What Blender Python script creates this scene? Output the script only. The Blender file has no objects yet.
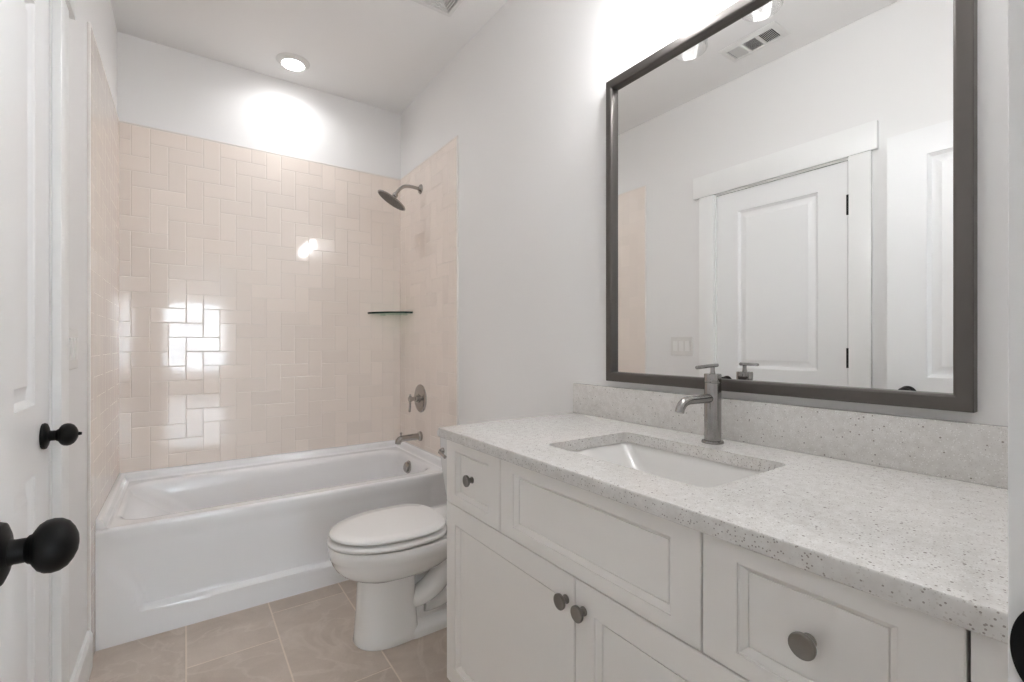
import bpy, bmesh, math, random
from mathutils import Vector, Matrix
PI = math.pi
random.seed(7)
S = bpy.context.scene
COL = S.collection

# ------------------------------------------------------------------ camera
CAM_H = 1.1518
cam_d = bpy.data.cameras.new('camera')
cam = bpy.data.objects.new('camera', cam_d); COL.objects.link(cam)
F_PX = 468.394
cam_d.sensor_fit = 'HORIZONTAL'; cam_d.sensor_width = 36.0
cam_d.lens = 36.0 * F_PX / 1024
cam_d.shift_x = (512 - 508.72) / 1024
cam_d.shift_y = (343.75 - 341) / 1024
cam_d.clip_start = 0.01
cam.location = (0, 0, CAM_H)
cam.rotation_euler = (PI/2, 0, -0.604754)
S.camera = cam

# ------------------------------------------------------------------ world, view, daylight
S.view_settings.view_transform = 'Standard'
S.view_settings.look = 'None'
S.view_settings.exposure = 2.42
S.view_settings.gamma = 1.0
S.view_settings.use_curve_mapping = False
S.cycles.max_bounces = 10
S.cycles.diffuse_bounces = 6
S.cycles.glossy_bounces = 6
S.cycles.transmission_bounces = 8
S.cycles.transparent_max_bounces = 12
S.cycles.use_denoising = True
S.cycles.sample_clamp_indirect = 6.0
W = bpy.data.worlds.new('daylight_sky'); S.world = W; W.use_nodes = True
bg = W.node_tree.nodes['Background']
bg.inputs[0].default_value = (0.80, 0.90, 1.0, 1); bg.inputs[1].default_value = 2.5

BULB_W, CAN_W, WIN_W = 22.5, 5.0, 15.5         # strengths

def area(name, loc, rot, sx, sy, power, color):
    l = bpy.data.lights.new(name, 'AREA'); l.shape = 'RECTANGLE'; l.size = sx; l.size_y = sy
    l.energy = power; l.color = color
    o = bpy.data.objects.new(name, l); COL.objects.link(o); o.location = loc; o.rotation_euler = rot
    return o
# daylight for the adjoining room: far window, plus an added side window for fill
area('added_side_fill', (2.46, -6.7, 1.4), (0, PI/2, 0), 1.7, 2.4, WIN_W*.4, (0.80, 0.90, 1.0))
area('daylight_far_window', (.235, -9.25, 1.35), (PI/2, 0, PI), 1.13, 1.7, WIN_W*4.6, (0.78, 0.89, 1.0))

# ------------------------------------------------------------------ room numbers
XL, XR, YB, YF, ZC = -0.286, 1.238, 3.117, 0.06, 2.753
TILE_T = 0.009

# ------------------------------------------------------------------ materials
def srgb(r, g, b):
    def f(c):
        c /= 255
        return c/12.92 if c <= .04045 else ((c+.055)/1.055)**2.4
    return (f(r), f(g), f(b), 1)

def mat(name, col, rough=.5, metal=0.0, spec=.5, coat=0.0, noise=0.0, nscale=40, bump=0.0, bscale=200, emit=None, estr=0):
    m = bpy.data.materials.new(name); m.use_nodes = True
    nt = m.node_tree; b = nt.nodes['Principled BSDF']
    b.inputs['Base Color'].default_value = col
    b.inputs['Roughness'].default_value = rough
    b.inputs['Metallic'].default_value = metal
    b.inputs['Specular IOR Level'].default_value = spec
    b.inputs['Coat Weight'].default_value = coat
    if emit:
        b.inputs['Emission Color'].default_value = emit; b.inputs['Emission Strength'].default_value = estr
    tc = nt.nodes.new('ShaderNodeTexCoord')
    if noise:
        n = nt.nodes.new('ShaderNodeTexNoise'); n.inputs['Scale'].default_value = nscale
        nt.links.new(tc.outputs['Object'], n.inputs['Vector'])
        mr = nt.nodes.new('ShaderNodeMapRange'); mr.inputs[3].default_value = 1-noise; mr.inputs[4].default_value = 1+noise
        nt.links.new(n.outputs['Fac'], mr.inputs[0])
        mx = nt.nodes.new('ShaderNodeVectorMath'); mx.operation = 'SCALE'
        mx.inputs[0].default_value = col[:3]
        nt.links.new(mr.outputs[0], mx.inputs['Scale'])
        nt.links.new(mx.outputs[0], b.inputs['Base Color'])
    if bump:
        n2 = nt.nodes.new('ShaderNodeTexNoise'); n2.inputs['Scale'].default_value = bscale
        nt.links.new(tc.outputs['Object'], n2.inputs['Vector'])
        bp = nt.nodes.new('ShaderNodeBump'); bp.inputs['Strength'].default_value = bump; bp.inputs['Distance'].default_value = .002
        nt.links.new(n2.outputs['Fac'], bp.inputs['Height'])
        nt.links.new(bp.outputs['Normal'], b.inputs['Normal'])
    return m

M_WALL = mat('painted_drywall', srgb(238, 237, 236), .62, bump=.06, bscale=260)
M_CEIL = mat('ceiling_paint', srgb(240, 239, 238), .8, bump=.05, bscale=200)
M_TRIM = mat('white_semigloss_trim', srgb(243, 243, 242), .32, noise=.01, nscale=6)
M_DOOR = mat('white_door_paint', srgb(242, 242, 242), .35, noise=.01, nscale=5)
M_GROUT = mat('tile_grout', srgb(233, 224, 216), .7)
M_EDGE = mat('tile_edge_trim', srgb(236, 231, 226), .4)
M_TUB = mat('glossy_tub_acrylic', srgb(243, 243, 244), .12, coat=.3, noise=.005, nscale=3)
M_CERAMIC = mat('toilet_china', srgb(243, 242, 240), .1, coat=.4, noise=.005, nscale=3)
M_SEAT = mat('toilet_seat_plastic', srgb(243, 241, 239), .22, noise=.005, nscale=3)
M_CAB = mat('vanity_paint', srgb(242, 239, 235), .42, noise=.012, nscale=4)
M_DARKGAP = mat('cabinet_shadow_gap', srgb(90, 86, 82), .8)
M_BLACK = mat('matte_black_metal', srgb(9, 9, 9), .5, spec=.25, noise=.05, nscale=60)
M_CHROME = mat('polished_chrome', srgb(165, 163, 161), .16, metal=1.0, noise=.01, nscale=20)
M_PEWTER = mat('pewter_knob', srgb(142, 138, 133), .3, metal=.9, noise=.06, nscale=90)
M_FIXT = mat('brushed_plumbing_metal', srgb(172, 168, 164), .2, metal=1.0, noise=.03, nscale=60)
M_DARKFACE = mat('showerhead_nozzles', srgb(112, 109, 106), .45, metal=.5, noise=.1, nscale=300)
M_SWITCH = mat('switch_plastic', srgb(240, 239, 237), .3)
M_PLATE = mat('switch_cover_plastic', srgb(228, 226, 223), .35)
M_GRILLE = mat('white_grille_metal', srgb(228, 227, 225), .4)
M_DUCT = mat('dark_duct', srgb(60, 60, 60), .9)
M_SINK = mat('sink_porcelain', srgb(228, 226, 223), .12, coat=.3, noise=.004, nscale=3)
M_HALLFLOOR = mat('hall_wood_floor', srgb(150, 125, 102), .16, noise=.12, nscale=9)
M_BULB = mat('lit_bulb', (1, 1, 1, 1), .4, emit=(.975, .985, 1.0, 1), estr=BULB_W)
M_CAN = mat('lit_led_diffuser', (1, 1, 1, 1), .4, emit=(.975, .985, 1.0, 1), estr=CAN_W)  # the lens itself glows softly

def frame_mat():
    m = mat('brushed_gunmetal_frame', srgb(100, 96, 93), .42, metal=.85)
    nt = m.node_tree; b = nt.nodes['Principled BSDF']
    tc = nt.nodes.new('ShaderNodeTexCoord'); mp = nt.nodes.new('ShaderNodeMapping'); mp.inputs['Scale'].default_value = (400, 6, 400)
    n = nt.nodes.new('ShaderNodeTexNoise'); n.inputs['Scale'].default_value = 1.0
    nt.links.new(tc.outputs['Object'], mp.inputs[0]); nt.links.new(mp.outputs[0], n.inputs['Vector'])
    cr = nt.nodes.new('ShaderNodeMapRange'); cr.inputs[3].default_value = .36; cr.inputs[4].default_value = .5
    nt.links.new(n.outputs['Fac'], cr.inputs[0]); nt.links.new(cr.outputs[0], b.inputs['Roughness'])
    return m
M_FRAME = frame_mat()
M_MIRROR = mat('silvered_glass', (.90, .905, .90, 1), .0, metal=1.0)

def tile_mat():
    m = bpy.data.materials.new('glazed_blush_tile'); m.use_nodes = True
    nt = m.node_tree; b = nt.nodes['Principled BSDF']
    at = nt.nodes.new('ShaderNodeAttribute'); at.attribute_name = 'tint'
    sp = nt.nodes.new('ShaderNodeSeparateColor'); nt.links.new(at.outputs['Color'], sp.inputs[0])
    mr = nt.nodes.new('ShaderNodeMapRange'); mr.inputs[3].default_value = .975; mr.inputs[4].default_value = 1.025
    nt.links.new(sp.outputs[0], mr.inputs[0])
    sc = nt.nodes.new('ShaderNodeVectorMath'); sc.operation = 'SCALE'; sc.inputs[0].default_value = srgb(241, 230, 221)[:3]
    nt.links.new(mr.outputs[0], sc.inputs['Scale']); nt.links.new(sc.outputs[0], b.inputs['Base Color'])
    b.inputs['Roughness'].default_value = .07
    b.inputs['Specular IOR Level'].default_value = .5
    tc = nt.nodes.new('ShaderNodeTexCoord'); n = nt.nodes.new('ShaderNodeTexNoise'); n.inputs['Scale'].default_value = 14
    nt.links.new(tc.outputs['Object'], n.inputs['Vector'])
    bp = nt.nodes.new('ShaderNodeBump'); bp.inputs['Strength'].default_value = .03; bp.inputs['Distance'].default_value = .003
    nt.links.new(n.outputs['Fac'], bp.inputs['Height']); nt.links.new(bp.outputs['Normal'], b.inputs['Normal'])
    return m
M_TILE = tile_mat()

def floor_mat():
    m = bpy.data.materials.new('beige_stone_floor_tile'); m.use_nodes = True
    nt = m.node_tree; b = nt.nodes['Principled BSDF']; L = nt.links.new
    tc = nt.nodes.new('ShaderNodeTexCoord')
    at = nt.nodes.new('ShaderNodeAttribute'); at.attribute_name = 'tint'
    v = nt.nodes.new('ShaderNodeVectorMath'); v.operation = 'MULTIPLY_ADD'
    L(at.outputs['Color'], v.inputs[0]); v.inputs[1].default_value = (9, 9, 9); L(tc.outputs['Object'], v.inputs[2])
    n1 = nt.nodes.new('ShaderNodeTexNoise'); n1.inputs['Scale'].default_value = 4.0; n1.inputs['Detail'].default_value = 8; n1.inputs['Roughness'].default_value = .62; n1.inputs['Distortion'].default_value = .6
    L(v.outputs[0], n1.inputs['Vector'])
    r1 = nt.nodes.new('ShaderNodeValToRGB'); e = r1.color_ramp.elements
    e[0].position = .3; e[0].color = srgb(188, 173, 160); e[1].position = .7; e[1].color = srgb(214, 201, 189)
    L(n1.outputs['Fac'], r1.inputs[0])
    # pale veins
    n2 = nt.nodes.new('ShaderNodeTexNoise'); n2.inputs['Scale'].default_value = 2.6; n2.inputs['Detail'].default_value = 5; n2.inputs['Distortion'].default_value = 1.2
    L(v.outputs[0], n2.inputs['Vector'])
    s = nt.nodes.new('ShaderNodeMath'); s.operation = 'SUBTRACT'; L(n2.outputs['Fac'], s.inputs[0]); s.inputs[1].default_value = .5
    a = nt.nodes.new('ShaderNodeMath'); a.operation = 'ABSOLUTE'; L(s.outputs[0], a.inputs[0])
    mr = nt.nodes.new('ShaderNodeMapRange'); mr.inputs[1].default_value = 0; mr.inputs[2].default_value = .025; mr.inputs[3].default_value = .4; mr.inputs[4].default_value = 0
    L(a.outputs[0], mr.inputs[0])
    mx = nt.nodes.new('ShaderNodeMix'); mx.data_type = 'RGBA'
    L(mr.outputs[0], mx.inputs[0]); L(r1.outputs[0], mx.inputs[6]); mx.inputs[7].default_value = srgb(224, 213, 202)
    n3 = nt.nodes.new('ShaderNodeTexNoise'); n3.inputs['Scale'].default_value = 160; n3.inputs['Detail'].default_value = 3
    L(tc.outputs['Object'], n3.inputs['Vector'])
    m3 = nt.nodes.new('ShaderNodeMapRange'); m3.inputs[3].default_value = .93; m3.inputs[4].default_value = 1.07; L(n3.outputs['Fac'], m3.inputs[0])
    sc = nt.nodes.new('ShaderNodeVectorMath'); sc.operation = 'SCALE'; L(mx.outputs[2], sc.inputs[0]); L(m3.outputs[0], sc.inputs['Scale'])
    L(sc.outputs[0], b.inputs['Base Color'])
    b.inputs['Roughness'].default_value = .42
    return m
M_FLOOR = floor_mat()
M_FGROUT = mat('floor_grout', srgb(230, 217, 203), .9, noise=.04, nscale=60)

def quartz_mat():
    m = bpy.data.materials.new('speckled_quartz'); m.use_nodes = True
    nt = m.node_tree; b = nt.nodes['Principled BSDF']; L = nt.links.new
    tc = nt.nodes.new('ShaderNodeTexCoord')
    base = nt.nodes.new('ShaderNodeTexNoise'); base.inputs['Scale'].default_value = 60; base.inputs['Detail'].default_value = 4
    L(tc.outputs['Object'], base.inputs['Vector'])
    r = nt.nodes.new('ShaderNodeValToRGB'); e = r.color_ramp.elements
    e[0].position = .3; e[0].color = srgb(214, 211, 207); e[1].position = .7; e[1].color = srgb(228, 226, 223)
    L(base.outputs['Fac'], r.inputs[0]); cur = r.outputs[0]
    for scale, size, keep, col in ((260, .36, .75, srgb(206, 201, 196)), (420, .36, .75, srgb(192, 187, 182)), (300, .32, .88, srgb(243, 242, 241)), (230, .27, .84, srgb(150, 143, 137)), (170, .24, .91, srgb(132, 124, 118)), (115, .22, .90, srgb(122, 114, 108))):
        vo = nt.nodes.new('ShaderNodeTexVoronoi'); vo.inputs['Scale'].default_value = scale
        L(tc.outputs['Object'], vo.inputs['Vector'])
        # distorted blobs around cell seeds, only in some cells
        c1 = nt.nodes.new('ShaderNodeMath'); c1.operation = 'LESS_THAN'; L(vo.outputs['Distance'], c1.inputs[0]); c1.inputs[1].default_value = size
        sp = nt.nodes.new('ShaderNodeSeparateColor'); L(vo.outputs['Color'], sp.inputs[0])
        c2 = nt.nodes.new('ShaderNodeMath'); c2.operation = 'GREATER_THAN'; L(sp.outputs[0], c2.inputs[0]); c2.inputs[1].default_value = keep
        mu = nt.nodes.new('ShaderNodeMath'); mu.operation = 'MULTIPLY'; L(c1.outputs[0], mu.inputs[0]); L(c2.outputs[0], mu.inputs[1])
        mu2 = nt.nodes.new('ShaderNodeMath'); mu2.operation = 'MULTIPLY'; L(mu.outputs[0], mu2.inputs[0]); mu2.inputs[1].default_value = .85
        mx = nt.nodes.new('ShaderNodeMix'); mx.data_type = 'RGBA'
        L(mu2.outputs[0], mx.inputs[0]); L(cur, mx.inputs[6]); mx.inputs[7].default_value = col
        cur = mx.outputs[2]
    L(cur, b.inputs['Base Color'])
    b.inputs['Roughness'].default_value = .16
    return m
M_QUARTZ = quartz_mat()

def clear_glass(name, tint, edge, refl=1.0):
    # thin clear pane: passes light straight through, mirrors at grazing angles
    m = bpy.data.materials.new(name); m.use_nodes = True
    nt = m.node_tree; L = nt.links.new
    for n in list(nt.nodes): nt.nodes.remove(n)
    out = nt.nodes.new('ShaderNodeOutputMaterial'); mx = nt.nodes.new('ShaderNodeMixShader')
    tr = nt.nodes.new('ShaderNodeBsdfTransparent'); gl = nt.nodes.new('ShaderNodeBsdfGlossy'); gl.inputs['Roughness'].default_value = .02
    lw = nt.nodes.new('ShaderNodeLayerWeight'); lw.inputs['Blend'].default_value = .25
    cm = nt.nodes.new('ShaderNodeMix'); cm.data_type = 'RGBA'
    pw = nt.nodes.new('ShaderNodeMath'); pw.operation = 'POWER'; L(lw.outputs['Facing'], pw.inputs[0]); pw.inputs[1].default_value = 5
    L(pw.outputs[0], cm.inputs[0]); cm.inputs[6].default_value = tint; cm.inputs[7].default_value = edge
    L(cm.outputs[2], tr.inputs['Color'])
    fr = nt.nodes.new('ShaderNodeMath'); fr.operation = 'MULTIPLY'; L(lw.outputs['Fresnel'], fr.inputs[0]); fr.inputs[1].default_value = .35*refl
    L(fr.outputs[0], mx.inputs[0]); L(tr.outputs[0], mx.inputs[1]); L(gl.outputs[0], mx.inputs[2]); L(mx.outputs[0], out.inputs[0])
    return m
M_SHADE = clear_glass('clear_glass_shade', (.97, .97, .97, 1), (.14, .14, .14, 1))
M_SHELFGLASS = clear_glass('green_shelf_glass', (.86, .92, .88, 1), (.55, .72, .64, 1))
M_SHELFEDGE = mat('polished_glass_edge', srgb(24, 48, 40), .12, noise=.1, nscale=30)
M_PANE = clear_glass('window_pane', (.98, .99, .99, 1), (.8, .85, .85, 1))

# ------------------------------------------------------------------ mesh helpers
ORG = {}
def obj(name, bm, m, parent=None, origin=(0, 0, 0), smooth=40):
    """link bm (built in world coordinates) as one object whose origin sits at `origin`"""
    origin = Vector(origin)
    bmesh.ops.translate(bm, verts=bm.verts, vec=-origin)
    me = bpy.data.meshes.new(name); bm.to_mesh(me); bm.free()
    for mm in (m if isinstance(m, (list, tuple)) else [m]): me.materials.append(mm)
    if smooth:
        for p in me.polygons: p.use_smooth = True
        me.set_sharp_from_angle(angle=math.radians(smooth))
    o = bpy.data.objects.new(name, me); COL.objects.link(o)
    ORG[o.name] = origin
    if parent:
        o.parent = parent; o.location = origin - ORG[parent.name]
    else: o.location = origin
    return o
def tag(o, label, cat, group=None):
    o['label'] = label; o['category'] = cat
    if group: o['group'] = group
    return o
def thing(name, loc, label, cat, group=None):
    o = bpy.data.objects.new(name, None); COL.objects.link(o); o.location = loc; o.empty_display_size = .05
    ORG[o.name] = Vector(loc)
    return tag(o, label, cat, group)
def struct(name, bm, m, smooth=40, label=None):
    o = obj(name, bm, m, None, (0, 0, 0), smooth); o['kind'] = 'structure'
    if label: o['label'] = label
    return o
def copy_child(src, parent, world):
    c = src.copy(); COL.objects.link(c); c.parent = parent
    ORG[c.name] = Vector(world); c.location = Vector(world) - ORG[parent.name]
    return c

def new(): return bmesh.new()
def box(bm, x0, x1, y0, y1, z0, z1, bev=0.0, seg=2):
    vs = [bm.verts.new((x, y, z)) for x in (x0, x1) for y in (y0, y1) for z in (z0, z1)]
    fs = [(0, 1, 3, 2), (4, 6, 7, 5), (0, 4, 5, 1), (2, 3, 7, 6), (0, 2, 6, 4), (1, 5, 7, 3)]
    faces = [bm.faces.new([vs[i] for i in f]) for f in fs]
    if bev:
        es = list({e for f in faces for e in f.edges})
        bmesh.ops.bevel(bm, geom=es, offset=bev, segments=seg, profile=.5, affect='EDGES')
    return bm
def bridge(bm, rings, close=True, cap0=False, cap1=False, flip=False):
    rv = [[bm.verts.new(p) for p in r] for r in rings]
    n = len(rv[0])
    for a, b in zip(rv[:-1], rv[1:]):
        for i in range(n if close else n-1):
            j = (i+1) % n
            f = [a[i], a[j], b[j], b[i]]
            if flip: f.reverse()
            bm.faces.new(f)
    if cap0: bm.faces.new(rv[0] if flip else rv[0][::-1])
    if cap1: bm.faces.new(rv[-1][::-1] if flip else rv[-1])
    return rv
def fixn(bm): bmesh.ops.recalc_face_normals(bm, faces=bm.faces[:])
def basis(axis):
    d = Vector(axis).normalized()
    a = Vector((0, 0, 1)) if abs(d.z) < .9 else Vector((1, 0, 0))
    u = d.cross(a).normalized(); v = d.cross(u).normalized()
    return d, u, v
def lathe(bm, base, axis, prof, n=40):
    """prof: list of (distance along axis, radius)"""
    d, u, v = basis(axis); base = Vector(base)
    rings = []
    for t, r in prof:
        r = max(r, 1e-4)
        rings.append([base + d*t + (u*math.cos(2*PI*k/n) + v*math.sin(2*PI*k/n))*r for k in range(n)])
    b2 = bmesh.new(); bridge(b2, rings, cap0=True, cap1=True); fixn(b2); merge(bm, b2)
    return bm
def merge(bm, b2):
    me = bpy.data.meshes.new('tmp'); b2.to_mesh(me); b2.free(); bm.from_mesh(me); bpy.data.meshes.remove(me)
def tube(bm, pts, rad, n=20, caps=True):
    pts = [Vector(p) for p in pts]
    rads = rad if isinstance(rad, (list, tuple)) else [rad]*len(pts)
    rings = []; u = None
    for i, p in enumerate(pts):
        t = (pts[min(i+1, len(pts)-1)] - pts[max(i-1, 0)]).normalized()
        if u is None: _, u, _ = basis(t)
        u = (u - t*u.dot(t)).normalized(); v = t.cross(u)
        rings.append([p + (u*math.cos(2*PI*k/n) + v*math.sin(2*PI*k/n))*rads[i] for k in range(n)])
    b2 = bmesh.new(); bridge(b2, rings, cap0=caps, cap1=caps); fixn(b2); merge(bm, b2)
    return bm
def bez(p0, p1, p2, p3, n=10):
    p0, p1, p2, p3 = map(Vector, (p0, p1, p2, p3)); out = []
    for i in range(n+1):
        t = i/n; s = 1-t
        out.append(p0*s**3 + p1*3*s*s*t + p2*3*s*t*t + p3*t**3)
    return out
def rrect(x0, x1, y0, y1, r, z, k=8):
    r = min(r, (x1-x0)/2-1e-4, (y1-y0)/2-1e-4); pts = []
    for cx, cy, a0 in ((x1-r, y1-r, 0), (x0+r, y1-r, PI/2), (x0+r, y0+r, PI), (x1-r, y0+r, 1.5*PI)):
        for i in range(k+1):
            a = a0 + PI/2*i/k; pts.append(Vector((cx + r*math.cos(a), cy + r*math.sin(a), z)))
    return pts
def smooth(a, b, x):
    t = min(max((x-a)/(b-a), 0), 1); return t*t*(3-2*t)

# ================================================================== STRUCTURE
WT = .12
# ---- floor: stone tiles 0.30 x 0.61 laid in a third-offset bond, one mesh with the grout bed
def floor_build():
    bm = new(); lay = bm.loops.layers.float_color.new('tint')
    UX, UY, g = .302, .61, .0045
    def slab(x0, x1, y0, y1):
        x0 = max(x0, XL); x1 = min(x1, XR); y0 = max(y0, -.0); y1 = min(y1, YB)
        if x1-x0 < .01 or y1-y0 < .01: return
        c = (random.random(), random.random(), random.random(), 1); b = .0012
        ring = [[(x0, y0, -.004), (x1, y0, -.004), (x1, y1, -.004), (x0, y1, -.004)],
                [(x0, y0, -b), (x1, y0, -b), (x1, y1, -b), (x0, y1, -b)],
                [(x0+b, y0+b, 0), (x1-b, y0+b, 0), (x1-b, y1-b, 0), (x0+b, y1-b, 0)]]
        n0 = len(bm.faces); bridge(bm, ring, cap1=True)
        bm.faces.ensure_lookup_table()
        for f in bm.faces[n0:]:
            for l in f.loops: l[lay] = c
    for i in range(-2, 5):
        off = 2.018 + i*UY/3
        for j in range(-6, 4):
            slab(.003+i*UX+g/2, .003+(i+1)*UX-g/2, off+j*UY+g/2, off+(j+1)*UY-g/2)
    nf = len(bm.faces)
    box(bm, XL-.1, XR+.1, -.06, YB+.1, -.06, -.0007)
    bm.faces.ensure_lookup_table()
    for f in bm.faces[nf:]: f.material_index = 1
    return struct('floor', bm, [M_FLOOR, M_FGROUT], smooth=30, label='beige stone floor tiles with pale grout')
floor_build()

struct('ceiling', box(new(), XL-WT, XR+WT, YF-WT, YB+WT, ZC, ZC+.1), M_CEIL)
wall_back = struct('wall_back', box(new(), XL-WT, XR+WT, YB, YB+WT, -.05, ZC), M_WALL)
wall_right = struct('wall_right', box(new(), XR, XR+WT, YF-WT, YB, -.05, ZC), M_WALL)
CY0, CY1, CZ = .963, 1.682, 2.082           # closet door opening in the left wall
bm = new()
box(bm, XL-WT, XL, CY1, YB, -.05, ZC); box(bm, XL-WT, XL, YF-WT, CY0, -.05, ZC); box(bm, XL-WT, XL, CY0, CY1, CZ, ZC)
wall_left = struct('wall_left', bm, M_WALL)
EX0, EX1, EZ = -.200, .515, 2.088            # entry opening in the front wall
bm = new()
box(bm, XL, EX0-.02, YF-WT, YF, -.05, ZC); box(bm, EX1+.02, XR, YF-WT, YF, -.05, ZC); box(bm, EX0-.02, EX1+.02, YF-WT, YF, EZ+.02, ZC)
wall_front = struct('wall_front', bm, M_WALL)

# ---- wall tile: 3 x 6 inch tiles in a square herringbone
U = .0785
def tile_panel(name, parent, plane, a0, a1, z0, z1, pa, pz, b=.0014, bed=.85):
    """plane(a, z, depth) -> world point; depth grows out of the wall"""
    bm = new(); lay = bm.loops.layers.float_color.new('tint'); g = .0011 if b > .001 else .0003; T = TILE_T
    i0, i1 = int((a0-pa)/U)-3, int((a1-pa)/U)+3
    j0, j1 = int((z0-pz)/U)-3, int((z1-pz)/U)+3
    for i in range(i0, i1):
        for j in range(j0, j1):
            k = (i+j) % 4
            if k == 0: A0, A1, Z0, Z1 = i, i+2, j, j+1
            elif k == 2: A0, A1, Z0, Z1 = i, i+1, j, j+2
            else: continue
            A0, A1, Z0, Z1 = pa+A0*U, pa+A1*U, pz+Z0*U, pz+Z1*U
            A0 = max(A0, a0); A1 = min(A1, a1); Z0 = max(Z0, z0); Z1 = min(Z1, z1)
            if A1-A0 < .006 or Z1-Z0 < .006: continue
            A0 += g; A1 -= g; Z0 += g; Z1 -= g
            ta, tz = random.gauss(0, .0012)*(b > .001), random.gauss(0, .0012)*(b > .001)
            ca, cz = (A0+A1)/2, (Z0+Z1)/2
            def P(a, z, d): return plane(a, z, d + (a-ca)*ta + (z-cz)*tz if d > .003 else d)
            rings = [[P(A0, Z0, 0), P(A1, Z0, 0), P(A1, Z1, 0), P(A0, Z1, 0)],
                     [P(A0, Z0, T-b), P(A1, Z0, T-b), P(A1, Z1, T-b), P(A0, Z1, T-b)],
                     [P(A0+b*.5, Z0+b*.5, T-b*.3), P(A1-b*.5, Z0+b*.5, T-b*.3), P(A1-b*.5, Z1-b*.5, T-b*.3), P(A0+b*.5, Z1-b*.5, T-b*.3)],
                     [P(A0+b*1.6, Z0+b*1.6, T), P(A1-b*1.6, Z0+b*1.6, T), P(A1-b*1.6, Z1-b*1.6, T), P(A0+b*1.6, Z1-b*1.6, T)]]
            n0 = len(bm.faces); bridge(bm, rings, cap1=True)
            c = (random.random(), random.random(), random.random(), 1)
            bm.faces.ensure_lookup_table()
            for f in bm.faces[n0:]:
                for l in f.loops: l[lay] = c
    n0 = len(bm.faces)
    gd = T*bed
    rings = [[plane(a0, z0, d), plane(a1, z0, d), plane(a1, z1, d), plane(a0, z1, d)] for d in (0, gd)]
    bridge(bm, rings, cap1=True)
    bm.faces.ensure_lookup_table()
    for f in bm.faces[n0:]: f.material_index = 1
    fixn(bm)
    return obj(name, bm, [M_TILE, M_GROUT], parent, smooth=12)
ZT = 2.290
TYL, TYR = 2.225, 2.283
tile_panel('tile_surround', wall_back, lambda a, z, d: Vector((a, YB-d, z)), XL, XR, .40, ZT, .005, 1.187-U)
tile_panel('tile_surround', wall_right, lambda a, z, d: Vector((XR-d, a, z)), TYR, YB-TILE_T, 0.0, ZT, 2.30, .36)
tile_panel('tile_surround', wall_left, lambda a, z, d: Vector((XL+d, a, z)), TYL, YB-TILE_T, 0.0, ZT, 2.29, .40, .0004, .97)
# thin finishing strips along the open tile edges
e = .0098
obj('tile_edge', box(new(), XL, XR, YB-e, YB, ZT, ZT+.007, .002), M_EDGE, wall_back)
bm = new(); box(bm, XR-e, XR, TYR-.007, TYR, 0, ZT+.007, .002); box(bm, XR-e, XR, TYR, YB-e, ZT, ZT+.007, .002)
obj('tile_edge', bm, M_EDGE, wall_right)
bm = new(); box(bm, XL, XL+e, TYL-.007, TYL, 0, ZT+.007, .002); box(bm, XL, XL+e, TYL, YB-e, ZT, ZT+.007, .002)
obj('tile_edge', bm, M_EDGE, wall_left)

# ---- baseboards
def baseboard(name, x0, x1, y0, y1, face):
    """face: +1 board grows to +x from x0, -1 grows to -x from x1"""
    bm = new()
    prof = [(0, 0), (.015, 0), (.015, .118), (.009, .133), (0, .133)]
    xb = x0 if face > 0 else x1
    rings = [[Vector((xb+face*p, y, z)) for p, z in prof] for y in (y0, y1)]
    bridge(bm, rings, cap0=True, cap1=True); fixn(bm)
    return struct(name, bm, M_TRIM, smooth=20)
baseboard('baseboard_left', XL, XL, 1.786, TYL-.007, 1)
baseboard('baseboard_right', XR, XR, 1.345, TYR-.007, -1)
baseboard('baseboard_left_near', XL, XL, .08, .865, 1)

# ---- moulded two panel door leaf on a plane x = xf, facing +x
def door_leaf(name, xf, thick, y0, y1, z0, z1, st, rails, m):
    """rails: list of panel (z0, z1) openings"""
    bm = new()
    py0, py1 = y0+st, y1-st
    zs = [z0] + [z for p in rails for z in p] + [z1]
    def quad(a, b, c, d): bm.faces.new([bm.verts.new(p) for p in (a, b, c, d)])
    X = lambda y, z, d=0: Vector((xf-d, y, z))
    for i in range(len(zs)-1):
        quad(X(y0, zs[i]), X(py0, zs[i]), X(py0, zs[i+1]), X(y0, zs[i+1])); quad(X(py1, zs[i]), X(y1, zs[i]), X(y1, zs[i+1]), X(py1, zs[i+1]))
    for i in range(0, len(zs), 2): quad(X(py0, zs[i]), X(py1, zs[i]), X(py1, zs[i+1]), X(py0, zs[i+1]))
    for a, b in rails:
        prof = [(0, 0), (.002, .004), (.014, .0135), (.022, .0135), (.046, .0045), (.048, .0035)]
        rings = [[X(py0+i, a+i, d), X(py1-i, a+i, d), X(py1-i, b-i, d), X(py0+i, b-i, d)] for i, d in prof]
        bridge(bm, rings, cap1=True)
    rings = [[X(y0, z, d) for z in zs] + [X(py0, z1, d), X(py1, z1, d)] + [X(y1, z, d) for z in zs[::-1]] + [X(py1, z0, d), X(py0, z0, d)] for d in (0, thick)]
    bridge(bm, rings, cap1=True)
    bmesh.ops.remove_doubles(bm, verts=bm.verts, dist=1e-5); fixn(bm)
    return struct(name, bm, m, smooth=25)
def door_knob(parent, x, y, z, scale=1.0, privacy=False):
    bm = new()
    lathe(bm, (x, y, z), (1, 0, 0), [(0, .031), (.004, .0325), (.008, .031), (.011, .024), (.013, .014), (.016, .0125), (.025, .0125), (.027, .0145), (.0295, .0155),
        (.0315, .019), (.035, .0240), (.040, .0272), (.046, .0282), (.052, .0272), (.058, .0235), (.0625, .017), (.0655, .010), (.0665, .004)] +
        ([(.0675, .0045), (.073, .0035), (.0735, .001)] if privacy else [(.0668, .001)]), 48)
    return obj('knob', bm, M_BLACK, parent, (x, y, z))
PAN = [(.22, .845), (1.008, 1.952)]
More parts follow.
